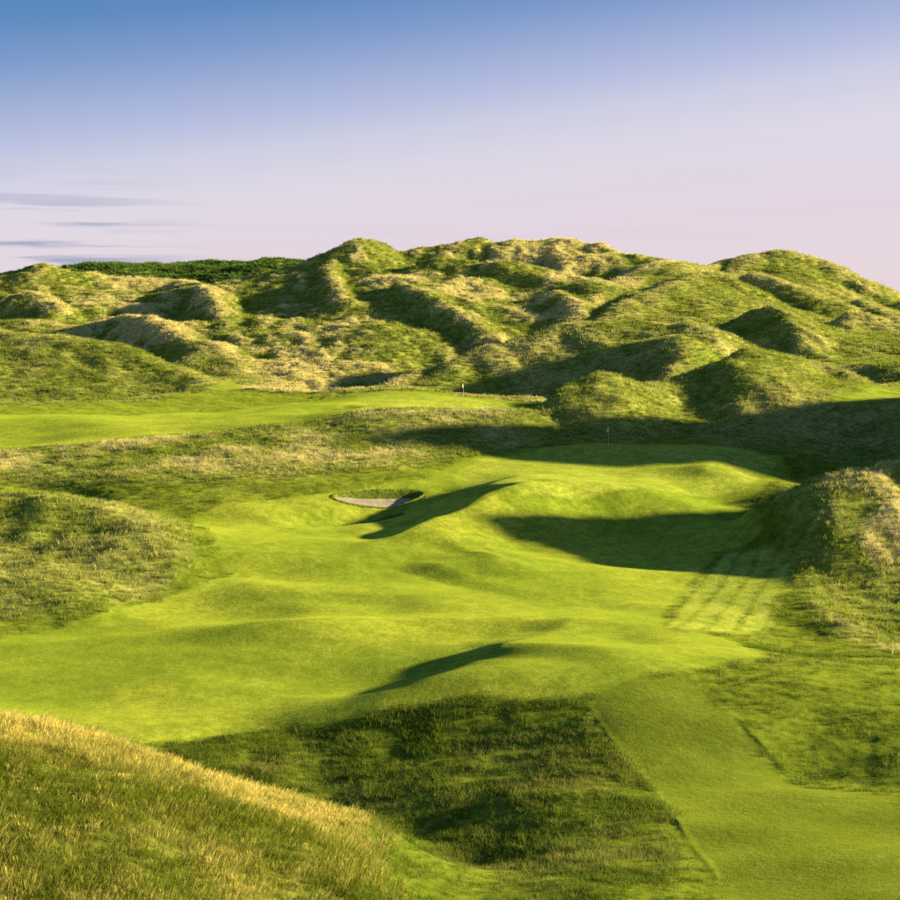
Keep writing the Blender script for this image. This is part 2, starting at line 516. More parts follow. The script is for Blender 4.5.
# dune relief
wx = fbm(GX / 18, GY / 18, 3, 21) * 6; wy = fbm(GX / 18, GY / 18, 3, 25) * 6
rg = 1 - np.abs(fbm((GX + wx) / 17, (GY + wy) / 24, 4, 5, 0.5)) * 2.4
CALM = 1 - 0.6 * np.maximum(smooth(0, 10, SDS['mound']), smooth(0, 10, SDS['domes']))
GZ += CALM * FARD * ((rg - 0.5) * 0.45 + fbm(GX / 9, GY / 9, 3, 9) * 0.7)
GZ += RELIEF * (fbm((GX + wx * .4) / 6, (GY + wy * .4) / 6, 3, 11) * 0.42 + fbm(GX / 1.9, GY / 1.9, 3, 14) * 0.16)
GZ += CALM * RELIEF * FARD * (fbm(GX / 3.6, GY / 3.6, 3, 15) * 0.5 + fbm(GX / 1.5, GY / 1.5, 2, 17) * 0.2)
lumpy = smooth(60, 70, GY) * (1 - RELIEF)
GZ += lumpy * (fbm(GX / 17, GY / 10, 2, 31) * 0.55 + fbm(GX / 8, GY / 6, 2, 33) * 0.14)


# sand bunkers cut into the upslope: plan outline, floor height at the front, floor tilt
def bunker_cut(poly, depth):
    global GZ
    P = np.array(poly)
    y0, y1 = P[:, 1].min(), P[:, 1].max()
    sd = poly_sd(poly, GX, GY)
    k = smooth(-0.5, 0.1, sd)
    GZ = GZ - k * (0.40 + depth * smooth(y0 - 1, y1, GY))


def oval(cx, cy, rx, ry, rot=0.0, seed=0):
    r = []
    for k in range(28):
        a = 2 * math.pi * k / 28
        w = 1 + 0.13 * math.sin(2 * a + seed) + 0.09 * math.sin(3 * a + seed * 2.1)
        x, y = math.cos(a) * rx * w, math.sin(a) * ry * w
        r.append((cx + x * math.cos(rot) - y * math.sin(rot), cy + x * math.sin(rot) + y * math.cos(rot)))
    return r


BUNKERS = [
    (oval((375 - 450) / F * 188.5, 188.5, 4.7, 1.3, 0.30, 0.4), 0.75),
    (oval((372 - 450) / F * 181.5, 181.5, 2.6, 0.9, 0.36, 1.3), 0.7),
]
GZ_WHOLE = GZ.copy()
for _b in BUNKERS:
    bunker_cut(*_b)


# ---- ray to the ground, to turn a sighting into a plan point
def ground_z(x, y, GZ=None):
    GZ = globals()['GZ'] if GZ is None else GZ
    t = x / y
    i = np.clip(np.searchsorted(ROWS, y) - 1, 0, NR - 2); j = np.clip(np.searchsorted(COLS, t) - 1, 0, NC - 2)
    fy = (y - ROWS[i]) / (ROWS[i + 1] - ROWS[i]); ft = (t - COLS[j]) / (COLS[j + 1] - COLS[j])
    return (GZ[i, j] * (1 - ft) + GZ[i, j + 1] * ft) * (1 - fy) + (GZ[i + 1, j] * (1 - ft) + GZ[i + 1, j + 1] * ft) * fy


def hit(px, py, dmin=50, dmax=520):
    d = np.arange(dmin, dmax, 0.15)
    t = (px - 450) / F
    z = ground_z(t * d, d)
    ray = ZC - (py - HY) / F * d
    k = np.argmax(z >= ray)
    if z[k] < ray[k]:
        k = len(d) - 1
    return (t * d[k], d[k])


def PH(s, dmin=50):
    return [hit(*map(float, it.split()), dmin) for it in s.split(',')]


ZONES = {
    'fairway': PH('-60 650, 60 628, 160 600, 230 575, 215 545, 190 520, 215 505, 300 497, 430 478, 450 466, 480 456, 520 448, 600 443, 700 445, 760 451, 788 462, 792 478, 755 497, 738 513, 762 530, 720 552, 690 585, 668 612, 668 630, 740 642, 770 656, 640 682, 590 702, 480 700, 380 716, 250 734, 120 745, -60 735', 100),
    'green': PH('452 476, 480 459, 540 448, 600 443, 690 445, 755 452, 775 465, 760 478, 745 490, 700 496, 600 496, 520 494, 462 489', 150),
    'path': PH('588 702, 640 676, 695 682, 745 735, 805 788, 905 800, 960 900, 960 990, 790 990, 735 900, 660 795'),
    'strip': PH('668 628, 690 590, 730 552, 775 548, 792 570, 772 625, 740 636', 120),
    'far_fairway': PD('-200 218, 60 219, 150 225, 250 228, 330 231, 390 234, 470 233, 530 236, 550 255, 450 259, 350 259, 290 258, 240 252, 170 249, 120 247, 60 248, -200 250'),
    'far_green': PD('335 246, 400 240, 470 238, 525 243, 545 253, 450 257, 360 256'),
    'third': PD('835 236, 960 233, 960 252, 875 250'),
}
ZS = {k: poly_sd(v, GX, GY) for k, v in ZONES.items()}
_ps = ZS['path']
_lx = (560 - 450) / F * GY                                  # left of the walk
left_e = (GT < 0.16) & (GY < 117)
GZ += np.where(left_e, 0.035 * np.exp(-((_ps + 0.10) / 0.2) ** 2), 0) * smooth(60, 70, GY) * smooth(114, 102, GY)
GZ += np.where((GT > 0.14) & (GY > 92), 0.09 * smooth(-0.05, -0.5, _ps) * smooth(-8, -1, _ps), 0) * smooth(98, 102, GY) * smooth(110, 103, GY)
je = fbm(GX / 3, GY / 3, 3, 70) * 0.35
_semi = smooth(0.4, -0.8, np.maximum.reduce([ZS['fairway'], ZS['path'], ZS['green'], ZS['far_fairway'], ZS['strip']])) * (1 - RELIEF)
GZ += _semi * smooth(64, 72, GY) * (fbm(GX / 1.7, GY / 1.3, 3, 81, 0.6) * 0.11 + fbm(GX / 5, GY / 4, 2, 83) * 0.12)
FAIR = smooth(-0.5, 0.7, np.maximum.reduce([ZS['fairway'], ZS['far_fairway'], ZS['third']]) + je)
GREEN = smooth(-0.4, 0.4, np.maximum(ZS['green'], ZS['far_green']) + je * 0.3)
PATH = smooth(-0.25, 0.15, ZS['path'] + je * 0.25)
STRIP = smooth(-0.5, 0.4, ZS['strip'] + je)
# tyre-wide mower lines along the strip
_a = np.array(hit(705, 628, 120)); _b = np.array(hit(758, 552, 120)); _e = (_b - _a) / np.linalg.norm(_b - _a)
_u = (GX - _a[0]) * _e[1] - (GY - _a[1]) * _e[0] + fbm(GX / 6, GY / 6, 2, 95) * 0.10
_ln = np.exp(-(((_u / 1.9 + 0.5) % 1.0 - 0.5) * 1.9 / 0.28) ** 2)
STRIP = STRIP * (1 - 0.6 * _ln)
ROUGH = ROUGH * (1 - np.maximum.reduce([FAIR, GREEN, PATH]))

# straw coloured patches: crests and dry ground
def box(a, n, axis):
    c = np.cumsum(np.concatenate([np.repeat(np.take(a, [0], axis), n + 1, axis), a, np.repeat(np.take(a, [-1], axis), n, axis)], axis), axis)
    m = a.shape[axis]
    return (np.take(c, np.arange(2 * n + 1, 2 * n + 1 + m), axis) - np.take(c, np.arange(0, m), axis)) / (2 * n + 1)


CONV = GZ - box(box(GZ, 9, 0), 10, 1)
STRAW = smooth(0.1, 0.75, fbm(GX / 14, GY / 14, 5, 77, 0.65) * 1.1 + 0.27 + np.clip(CONV, -0.5, 0.5) * 0.7)
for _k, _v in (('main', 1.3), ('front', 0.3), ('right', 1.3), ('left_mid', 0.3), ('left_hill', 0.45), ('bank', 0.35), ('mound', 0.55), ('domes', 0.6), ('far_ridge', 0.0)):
    STRAW = np.where(SDS[_k] > 0, STRAW * _v, STRAW)

# ------------------------------------------------------------------ materials
def node_helpers(mat):
    mat.use_nodes = True
    nt = mat.node_tree
    nt.nodes.clear()
    return nt, nt.nodes.new, nt.links.new


def mixc(N, L, a, b, f, blend='MIX'):
    m = N('ShaderNodeMix'); m.data_type = 'RGBA'; m.blend_type = blend
    for key, v in (('A', a), ('B', b), ('Factor', f)):
        if hasattr(v, 'is_linked') or hasattr(v, 'node'):
            L(v, m.inputs[key])
        elif key == 'Factor':
            m.inputs[key].default_value = v
        else:
            m.inputs[key].default_value = (*v, 1)
    return m.outputs['Result']


def noise(N, L, scale, detail=4, rough=0.55, vec=None, stretch=None):
    n = N('ShaderNodeTexNoise')
    n.inputs['Scale'].default_value = scale
    n.inputs['Detail'].default_value = detail
    n.inputs['Roughness'].default_value = rough
    if vec is not None:
        if stretch:
            mp = N('ShaderNodeMapping'); mp.inputs['Scale'].default_value = stretch
            L(vec, mp.inputs[0]); vec = mp.outputs[0]
        L(vec, n.inputs['Vector'])
    return n.outputs[0]


def rng(N, L, v, a, b, lo=0.0, hi=1.0):
    m = N('ShaderNodeMapRange'); m.interpolation_type = 'SMOOTHSTEP'
    m.inputs['From Min'].default_value = a; m.inputs['From Max'].default_value = b
    m.inputs['To Min'].default_value = lo; m.inputs['To Max'].default_value = hi
    L(v, m.inputs['Value'])
    return m.outputs[0]


def attr(N, name, kind='GEOMETRY'):
    a = N('ShaderNodeAttribute'); a.attribute_name = name; a.attribute_type = kind
    return a


def turf_material():
    mat = bpy.data.materials.new('turf')
    nt, N, L = node_helpers(mat)
    out = N('ShaderNodeOutputMaterial')
    geo = N('ShaderNodeNewGeometry')
    pos = geo.outputs['Position']
    z_f, z_g, z_p, z_r, z_s, z_st = (attr(N, k).outputs['Fac'] for k in ('fair', 'green', 'path', 'rough', 'strip', 'straw'))
    n_big = noise(N, L, 0.035, 4, 0.55, pos)
    n_mid = noise(N, L, 0.22, 5, 0.6, pos)
    n_fine = noise(N, L, 2.2, 6, 0.7, pos)
    n_grain = noise(N, L, 9.0, 4, 0.7, pos)
    # semi rough
    semi = mixc(N, L, (0.042, 0.078, 0.005), (0.080, 0.110, 0.009), rng(N, L, n_mid, 0.3, 0.7))
    semi = mixc(N, L, semi, (0.115, 0.112, 0.022), rng(N, L, n_big, 0.5, 0.75, 0, 0.55))
    # fairway
    fair = mixc(N, L, (0.074, 0.130, 0.010), (0.176, 0.212, 0.020), rng(N, L, n_big, 0.38, 0.62))
    fair = mixc(N, L, fair, (0.255, 0.240, 0.040), rng(N, L, n_mid, 0.55, 0.8, 0, 0.5))
    green = mixc(N, L, (0.155, 0.205, 0.022), (0.195, 0.230, 0.030), rng(N, L, n_mid, 0.35, 0.65))
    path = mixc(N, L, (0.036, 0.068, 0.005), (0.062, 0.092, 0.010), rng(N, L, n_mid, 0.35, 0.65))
    strp = mixc(N, L, (0.150, 0.205, 0.022), (0.230, 0.255, 0.045), rng(N, L, n_mid, 0.3, 0.7))
    dune = mixc(N, L, (0.095, 0.140, 0.014), (0.170, 0.195, 0.028), rng(N, L, n_mid, 0.3, 0.7))
    dune = mixc(N, L, dune, (0.32, 0.28, 0.10), z_st)
    n_wear = noise(N, L, 0.11, 5, 0.65, pos)
    fair = mixc(N, L, fair, (0.058, 0.105, 0.006), rng(N, L, n_wear, 0.5, 0.72, 0, 0.6))
    collar = attr(N, 'collar').outputs['Fac']
    fair = mixc(N, L, fair, (0.085, 0.135, 0.008), collar)
    c = mixc(N, L, semi, fair, z_f)
    c = mixc(N, L, c, strp, z_s)
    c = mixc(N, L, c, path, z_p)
    c = mixc(N, L, c, green, z_g)
    c = mixc(N, L, c, dune, z_r)
    n_tuft = noise(N, L, 0.75, 4, 0.6, pos)
    c = mixc(N, L, c, mixc(N, L, (0.60, 0.70, 0.6), (1.42, 1.30, 1.4), rng(N, L, n_tuft, 0.3, 0.7)), 0.9, 'MULTIPLY')
    # blade-to-blade variation
    var = mixc(N, L, (0.62, 0.66, 0.6), (1.38, 1.34, 1.4), rng(N, L, n_fine, 0.3, 0.7))
    c = mixc(N, L, c, var, 0.8, 'MULTIPLY')
    var2 = mixc(N, L, (0.62, 0.64, 0.62), (1.38, 1.36, 1.38), rng(N, L, n_grain, 0.3, 0.7))
    c = mixc(N, L, c, var2, 0.6, 'MULTIPLY')
    bs = N('ShaderNodeBsdfPrincipled')
    L(c, bs.inputs['Base Color'])
    bs.inputs['Roughness'].default_value = 0.9
    bs.inputs['Specular IOR Level'].default_value = 0.03
    bs.inputs['Sheen Weight'].default_value = 0.2
    bs.inputs['Sheen Roughness'].default_value = 0.6
    L(mixc(N, L, (0.75, 0.9, 0.06), (0.85, 0.85, 0.2), z_r), bs.inputs['Sheen Tint'])
    # relief of the sward
    hsum = N('ShaderNodeMath'); hsum.operation = 'ADD'
    L(n_fine, hsum.inputs[0])
    g2 = N('ShaderNodeMath'); g2.operation = 'MULTIPLY'; g2.inputs[1].default_value = 0.35
    L(n_grain, g2.inputs[0]); L(g2.outputs[0], hsum.inputs[1])
    bump = N('ShaderNodeBump')
    bump.inputs['Distance'].default_value = 1.0
    L(hsum.outputs[0], bump.inputs['Height'])
    # mown turf is smoother than rough
    mown = N('ShaderNodeMath'); mown.operation = 'MAXIMUM'
    L(z_f, mown.inputs[0]); L(z_g, mown.inputs[1])
    st = N('ShaderNodeMapRange')
    st.inputs['To Min'].default_value = 0.22; st.inputs['To Max'].default_value = 0.15
    L(mown.outputs[0], st.inputs['Value'])
    L(st.outputs[0], bump.inputs['Strength'])
    L(bump.outputs[0], bs.inputs['Normal'])
    L(bs.outputs[0], out.inputs[0])
    return mat


def grass_material(name, root, mid, straw_root, straw_tip, trans=0.35):
    mat = bpy.data.materials.new(name)
    nt, N, L = node_helpers(mat)
    out = N('ShaderNodeOutputMaterial')
    tt = attr(N, 'tip').outputs['Fac']
    st = attr(N, 'straw', 'INSTANCER').outputs['Fac']
    oi = N('ShaderNodeObjectInfo')
    live = mixc(N, L, root, mid, tt)
    dry = mixc(N, L, straw_root, straw_tip, tt)
    c = mixc(N, L, live, dry, st)
    v = mixc(N, L, (0.7, 0.72, 0.7), (1.3, 1.25, 1.2), oi.outputs['Random'])
    c = mixc(N, L, c, v, 1.0, 'MULTIPLY')
    d = N('ShaderNodeBsdfDiffuse'); L(c, d.inputs['Color'])
    t = N('ShaderNodeBsdfTranslucent'); L(c, t.inputs['Color'])
    m = N('ShaderNodeMixShader'); m.inputs[0].default_value = trans
    L(d.outputs[0], m.inputs[1]); L(t.outputs[0], m.inputs[2])
    L(m.outputs[0], out.inputs[0])
    return mat


def plain(name, col, rough=0.6, spec=0.3, ns=0, amp=0.15):
    mat = bpy.data.materials.new(name)
    nt, N, L = node_helpers(mat)
    out = N('ShaderNodeOutputMaterial')
    bs = N('ShaderNodeBsdfPrincipled')
    if ns:
        geo = N('ShaderNodeNewGeometry')
        n = noise(N, L, ns, 5, 0.6, geo.outputs['Position'])
        c = mixc(N, L, tuple(v * (1 - amp) for v in col), tuple(v * (1 + amp) for v in col), rng(N, L, n, 0.3, 0.7))
        L(c, bs.inputs['Base Color'])
        b = N('ShaderNodeBump'); b.inputs['Strength'].default_value = 0.2; b.inputs['Distance'].default_value = 0.3
        L(n, b.inputs['Height']); L(b.outputs[0], bs.inputs['Normal'])
    else:
        bs.inputs['Base Color'].default_value = (*col, 1)
    bs.inputs['Roughness'].default_value = rough
    bs.inputs['Specular IOR Level'].default_value = spec
    L(bs.outputs[0], out.inputs[0])
    return mat


TURF = turf_material()
FACE = plain('turf_face', (0.085, 0.115, 0.014), 0.95, 0.05, 3.0, 0.45)
SAND = plain('bunker_sand', (0.27, 0.235, 0.165), 0.95, 0.1, 1.2, 0.15)

# ------------------------------------------------------------------ the ground sheet, cut into its named areas
def tag(o, label=None, cat=None, group=None, kind=None):
    for k, v in (('label', label), ('category', cat), ('group', group), ('kind', kind)):
        if v:
            o[k] = v
    return o


# vertex normals over the whole sheet, so that neighbouring areas meet without a seam
def sheet_normals():
    du = np.stack([np.gradient(GX, axis=1), np.gradient(GY, axis=1), np.gradient(GZ, axis=1)], -1)
    dv = np.stack([np.gradient(GX, axis=0), np.gradient(GY, axis=0), np.gradient(GZ, axis=0)], -1)
    n = np.cross(du, dv)
    n /= np.linalg.norm(n, axis=-1, keepdims=True) + 1e-12
    return n


COLLAR = smooth(-3.2, -2.6, np.maximum(ZS['green'], ZS['far_green'])) * 0.7
VATTR = {'collar': COLLAR, 'fair': FAIR, 'green': GREEN, 'path': PATH, 'rough': np.where(SDS['front'] > 0, ROUGH * 0.35, ROUGH), 'strip': STRIP, 'straw': STRAW}


def fc(a):
    return 0.25 * (a[:-1, :-1] + a[1:, :-1] + a[:-1, 1:] + a[1:, 1:])


def build_sheet():
    GN = sheet_normals()
    names = ['ground'] + DORDER + ['fairway', 'far_fairway', 'third', 'path', 'green', 'far_green']
    zid = np.zeros((NR - 1, NC - 1), int)
    for i, k in enumerate(DORDER):
        m = fc(SDS[k]) > 0
        zid[m & (zid == 0)] = 1 + i
    for k in ('fairway', 'far_fairway', 'third', 'path', 'green', 'far_green'):
        zid[fc(ZS[k]) > 0] = names.index(k)
    idx = np.arange(NR * NC).reshape(NR, NC)
    quad = np.stack([idx[:-1, :-1], idx[:-1, 1:], idx[1:, 1:], idx[1:, :-1]], -1).reshape(-1, 4)
    zf = zid.ravel()
    co = np.stack([GX, GY, GZ], -1).reshape(-1, 3)
    nrm = GN.reshape(-1, 3)
    info = {
        'ground': ('ground', 'semi-rough grass filling the hollows between fairway and dunes', 'ground'),
        'front': ('dune', 'golden grassy dune filling the lower left foreground', 'dune'),
        'left_mid': ('dune', 'rounded green dune on the left edge beside the fairway', 'dune'),
        'right': ('dune', 'tall grassy dune on the right edge above the striped strip', 'dune'),
        'strip': ('dune', 'low rough ridge dividing the near fairway from the far fairway', 'dune'),
        'bank': ('dune', 'shaded grass bank rising directly behind the near putting green', 'dune'),
        'left_hill': ('dune', 'smooth sunlit green hill at far left above the far fairway', 'dune'),
        'mound': ('dune', 'dark round mound behind the far putting green', 'dune'),
        'domes': ('hill', 'domed green hill on the skyline at right', 'hill'),
        'main': ('hill', 'large rugged marram covered dune hill across the centre skyline', 'hill'),
        'far_ridge': ('hill', 'flat dark green ridge on the skyline at left', 'hill'),
        'fairway': ('fairway', 'undulating bright mown fairway leading up to the near green', 'fairway'),
        'far_fairway': ('fairway', 'narrow sunlit fairway beyond the rough ridge at left', 'fairway'),
        'third': ('fairway', 'small strip of mown turf at right edge above the shaded bank', 'fairway'),
        'path': ('path', 'mown grass walk leading from the foreground to the fairway', 'path'),
        'green': ('putting_green', 'near putting green half in shade below the dark bank', 'green'),
        'far_green': ('putting_green', 'far raised putting green lit by the sun in front of the mound', 'green'),
    }
    for i, k in enumerate(names):
        q = quad[zf == i]
        if not len(q):
            continue
        used, inv = np.unique(q, return_inverse=True)
        q = inv.reshape(-1, 4)
        me = bpy.data.meshes.new(k)
        me.vertices.add(len(used)); me.loops.add(len(q) * 4); me.polygons.add(len(q))
        me.vertices.foreach_set('co', co[used].ravel())
        me.loops.foreach_set('vertex_index', q.ravel().astype(np.int32))
        me.polygons.foreach_set('loop_start', np.arange(0, len(q) * 4, 4, dtype=np.int32))
        me.polygons.foreach_set('loop_total', np.full(len(q), 4, dtype=np.int32))
        me.polygons.foreach_set('use_smooth', np.ones(len(q), bool))
        for an, arr in VATTR.items():
            a = me.attributes.new(an, 'FLOAT', 'POINT')
            a.data.foreach_set('value', arr.ravel()[used].astype(np.float32))
        me.update(calc_edges=True)
        me.normals_split_custom_set_from_vertices(nrm[used].astype(np.float32))
        me.materials.append(TURF)
        nm, lab, cat = info[k]
        o = bpy.data.objects.new(nm, me)
        C.objects.link(o)
        tag(o, lab, cat, None, 'structure')


build_sheet()


def build_bunkers():
    labels = ('thin pale sand bunker in the slope left of the near green', 'dark bunker in the hollow below the pale one, mostly in shade')
    for (poly, depth), lab in zip(BUNKERS, labels):
        cx, cy = np.mean(poly, axis=0)
        yy0, yy1 = min(p[1] for p in poly), max(p[1] for p in poly)
        z0 = float(ground_z(np.array([cx]), np.array([cy]), GZ_WHOLE)[0])
        root = bpy.data.objects.new('sand_bunker', None)
        C.objects.link(root)
        root.location = (cx, cy, z0)
        tag(root, lab, 'bunker', 'bunkers beside the near green')

        def floor(x, y):
            return ground_z(x, y, GZ_WHOLE) - z0 - 0.10 - depth * smooth(yy0 - 0.3, yy1, y)
        P = []
        n = len(poly)
        for i in range(n):                                   # finer outline
            for t in (0, 1 / 3, 2 / 3):
                P.append(((poly[i][0] * (1 - t) + poly[(i + 1) % n][0] * t) - cx, (poly[i][1] * (1 - t) + poly[(i + 1) % n][1] * t) - cy))
        P = np.array(P)
        n = len(P)
        V, Fc = [(0, 0, float(floor(np.array([cx]), np.array([cy]))[0]))], []
        rings = [0.15, 0.3, 0.45, 0.6, 0.72, 0.82, 0.9, 0.96, 1.0]
        for f in rings:
            q = P * f
            up = 0.12 * f ** 6
            z = floor(q[:, 0] + cx, q[:, 1] + cy) + up + fbm((q[:, 0] + cx) / 0.8, (q[:, 1] + cy) / 0.8, 3, 90) * 0.05
            V += [(float(q[i, 0]), float(q[i, 1]), float(z[i])) for i in range(n)]
        for i in range(n):
            Fc.append((0, 1 + i, 1 + (i + 1) % n))
        for r_ in range(len(rings) - 1):
            for i in range(n):
                a, b = 1 + r_ * n + i, 1 + r_ * n + (i + 1) % n
                Fc.append((a, a + n, b + n, b))
        edge_z = [V[1 + (len(rings) - 1) * n + i][2] for i in range(n)]
        me = bpy.data.meshes.new('sand'); me.from_pydata(V, [], Fc); me.materials.append(SAND)
        for p in me.polygons:
            p.use_smooth = True
        o = bpy.data.objects.new('sand', me); C.objects.link(o); o.parent = root
        # stacked-turf face from the sand up to the surrounding ground
        V, Fc = [], []
        L_ = np.linalg.norm(P, axis=1)
        for i in range(n):
            u = P[i] / L_[i]
            g = ground_z(np.array([P[i, 0] + u[0] * 0.75 + cx]), np.array([P[i, 1] + u[1] * 0.75 + cy]), GZ_WHOLE)[0] - z0
            w = 0.04 * math.sin(i * 1.7) + 0.03 * math.sin(i * 3.1)
            for f, zz in ((-0.05, edge_z[i] - 0.15), (0.02, edge_z[i] + 0.02), (0.10, edge_z[i] * 0.4 + g * 0.6), (0.22, g + 0.07 + w), (0.45, g + 0.08 + w), (0.95, g - 0.12)):
                V.append((float(P[i, 0] + u[0] * f), float(P[i, 1] + u[1] * f), float(zz)))
        for i in range(n):
            for j in range(5):
                a, b = i * 6 + j, ((i + 1) % n) * 6 + j
                Fc.append((a, b, b + 1, a + 1))
        me = bpy.data.meshes.new('turf_face'); me.from_pydata(V, [], Fc); me.materials.append(FACE)
        for p in me.polygons:
            p.use_smooth = True
        o = bpy.data.objects.new('turf_face', me); C.objects.link(o); o.parent = root


build_bunkers()


# ------------------------------------------------------------------ grasses
def clump(name, blades, radius, h0, h1, w, lean, mat, seed, heads=0.0, segs=3):
    """a tuft of curved blades; 'tip' runs from root to tip"""
    r = random.Random(seed)
    V, Fc, T = [], [], []
    for b in range(blades):
        a = r.uniform(0, 2 * math.pi); rr = radius * math.sqrt(r.random())
        bx, by = rr * math.cos(a), rr * math.sin(a)
        h = r.uniform(h0, h1)
        da = a + r.uniform(-0.9, 0.9)
        ln = h * r.uniform(0.15, lean)
        ox, oy = math.cos(da) * ln + 0.12 * h, math.sin(da) * ln
        fa = r.uniform(0, math.pi)
        wx_, wy_ = math.cos(fa) * w * 0.5, math.sin(fa) * w * 0.5
        st = len(V)
        head = r.random() < heads
        for k in range(segs + 1):
            t = k / segs
            cx, cy, cz = bx + ox * t * t, by + oy * t * t, h * (t - 0.18 * t * t * (ln / h)) - 0.03
            ww = (1 - t) ** 0.7 if not head else (0.35 if t < 0.7 else 1.1 * (1 - (t - 0.7) / 0.31))
            if k == segs:
                V.append((cx, cy, cz)); T.append(1.0)
            else:
                V.append((cx - wx_ * ww, cy - wy_ * ww, cz)); V.append((cx + wx_ * ww, cy + wy_ * ww, cz))
                T += [t, t]
        for k in range(segs - 1):
            i = st + 2 * k
            Fc.append((i, i + 1, i + 3, i + 2))
        i = st + 2 * (segs - 1)
        Fc.append((i, i + 1, i + 2))
    me = bpy.data.meshes.new(name)
    me.from_pydata(V, [], Fc)
    at = me.attributes.new('tip', 'FLOAT', 'POINT')
    at.data.foreach_set('value', np.array(T, np.float32))
    me.materials.append(mat)
    return bpy.data.objects.new(name, me)


def scatter(dens, seed, tmax=0.33):
    """random ground points, dens per square metre given on the sheet's cells"""
    r = np.random.RandomState(seed)
    area = np.diff(ROWS)[:, None] * np.diff(COLS)[None, :] * fc(GY)
    w = dens * area
    w = np.where(np.abs(fc(GT)) > tmax, 0, w).ravel()
    n = int(w.sum())
    if n == 0:
        return None
    cs = np.cumsum(w)
    cell = np.searchsorted(cs, r.rand(n) * cs[-1])
    i, j = cell // (NC - 1), cell % (NC - 1)
    u, v = r.rand(n), r.rand(n)
    y = ROWS[i] * (1 - u) + ROWS[i + 1] * u
    t = COLS[j] * (1 - v) + COLS[j + 1] * v

    def s(A):
        return (A[i, j] * (1 - v) + A[i, j + 1] * v) * (1 - u) + (A[i + 1, j] * (1 - v) + A[i + 1, j + 1] * v) * u
    return t * y, y, s(GZ), s, r, n


def grass_object(name, label, dens, protos, seed, smin, smax, straw_fn, sink=0.02):
    res = scatter(dens, seed)
    if res is None:
        return
    x, y, z, s, r, n = res
    me = bpy.data.meshes.new(name)
    me.vertices.add(n)
    me.vertices.foreach_set('co', np.stack([x, y, z - sink], 1).astype(np.float32).ravel())
    scl = (smin + (smax - smin) * r.rand(n) ** 1.4) * (0.75 + 0.5 * vnoise(x / 2.5, y / 2.5, 5))
    for an, val in (('scl', scl), ('straw', np.clip(straw_fn(x, y, s, r, n), 0, 1)), ('rotz', (r.rand(n) - 0.5) * 2.4)):
        a = me.attributes.new(an, 'FLOAT', 'POINT'); a.data.foreach_set('value', val.astype(np.float32))
    a = me.attributes.new('pick', 'INT', 'POINT'); a.data.foreach_set('value', r.randint(0, len(protos), n).astype(np.int32))
    o = bpy.data.objects.new(name, me)
    C.objects.link(o)
    tag(o, label, 'foliage' if name == 'foliage' else 'grass', None, 'stuff')
    ng = bpy.data.node_groups.new(name, 'GeometryNodeTree')
    ng.interface.new_socket('Geometry', in_out='INPUT', socket_type='NodeSocketGeometry')
    ng.interface.new_socket('Geometry', in_out='OUTPUT', socket_type='NodeSocketGeometry')
    N, L = ng.nodes.new, ng.links.new
    gi, go = N('NodeGroupInput'), N('NodeGroupOutput')
    iop = N('GeometryNodeInstanceOnPoints')
    m2p = N('GeometryNodeMeshToPoints')
    g2i = N('GeometryNodeGeometryToInstance')
    for p in protos:
        oi = N('GeometryNodeObjectInfo')
        oi.inputs['Object'].default_value = p
        L(oi.outputs['Geometry'], g2i.inputs[0])

    def named(an, typ):
        q = N('GeometryNodeInputNamedAttribute'); q.data_type = typ; q.inputs['Name'].default_value = an
        return q.outputs['Attribute']
    L(gi.outputs[0], m2p.inputs['Mesh'])
    L(m2p.outputs[0], iop.inputs['Points'])
    L(g2i.outputs[0], iop.inputs['Instance'])
    iop.inputs['Pick Instance'].default_value = True
    L(named('pick', 'INT'), iop.inputs['Instance Index'])
    cb = N('ShaderNodeCombineXYZ')
    L(named('rotz', 'FLOAT'), cb.inputs['Z'])
    e2r = N('FunctionNodeEulerToRotation')
    L(cb.outputs[0], e2r.inputs[0])
    L(e2r.outputs[0], iop.inputs['Rotation'])
    L(named('scl', 'FLOAT'), iop.inputs['Scale'])
    L(iop.outputs[0], go.inputs[0])
    md = o.modifiers.new('tufts', 'NODES')
    md.node_group = ng
    print('GRASS', name, n)
    return o


G_DUNE = grass_material('marram_blades', (0.130, 0.185, 0.018), (0.310, 0.375, 0.050), (0.42, 0.37, 0.11), (0.88, 0.79, 0.38), 0.5)
G_FRONT = grass_material('tall_grass_blades', (0.058, 0.088, 0.006), (0.180, 0.225, 0.020), (0.230, 0.205, 0.035), (0.80, 0.69, 0.20), 0.45)
G_SEMI = grass_material('short_grass_blades', (0.062, 0.110, 0.008), (0.180, 0.245, 0.028), (0.180, 0.180, 0.036), (0.46, 0.43, 0.14), 0.5)

front_p = [clump('tall_tuft', 22, 0.2, 0.15, 0.42, 0.014, 0.6, G_FRONT, 1), clump('tall_tuft', 22, 0.24, 0.18, 0.46, 0.014, 0.7, G_FRONT, 2),
           clump('seed_tuft', 12, 0.25, 0.3, 0.62, 0.026, 0.35, G_FRONT, 3, heads=0.8, segs=4)]
semi_p = [clump('short_tuft', 16, 0.16, 0.06, 0.17, 0.016, 0.9, G_SEMI, 4), clump('short_tuft', 18, 0.2, 0.08, 0.24, 0.018, 0.9, G_SEMI, 5),
          clump('short_tuft', 22, 0.3, 0.12, 0.34, 0.02, 0.9, G_SEMI, 15)]
dune_p = [clump('marram_tuft', 16, 0.35, 0.35, 0.8, 0.045, 0.8, G_DUNE, 6), clump('marram_tuft', 16, 0.4, 0.3, 0.7, 0.05, 0.9, G_DUNE, 7)]
far_p = [clump('marram_tuft', 14, 0.6, 0.35, 0.85, 0.10, 0.8, G_DUNE, 8, segs=2), clump('marram_tuft', 14, 0.65, 0.35, 0.75, 0.11, 0.9, G_DUNE, 9, segs=2)]

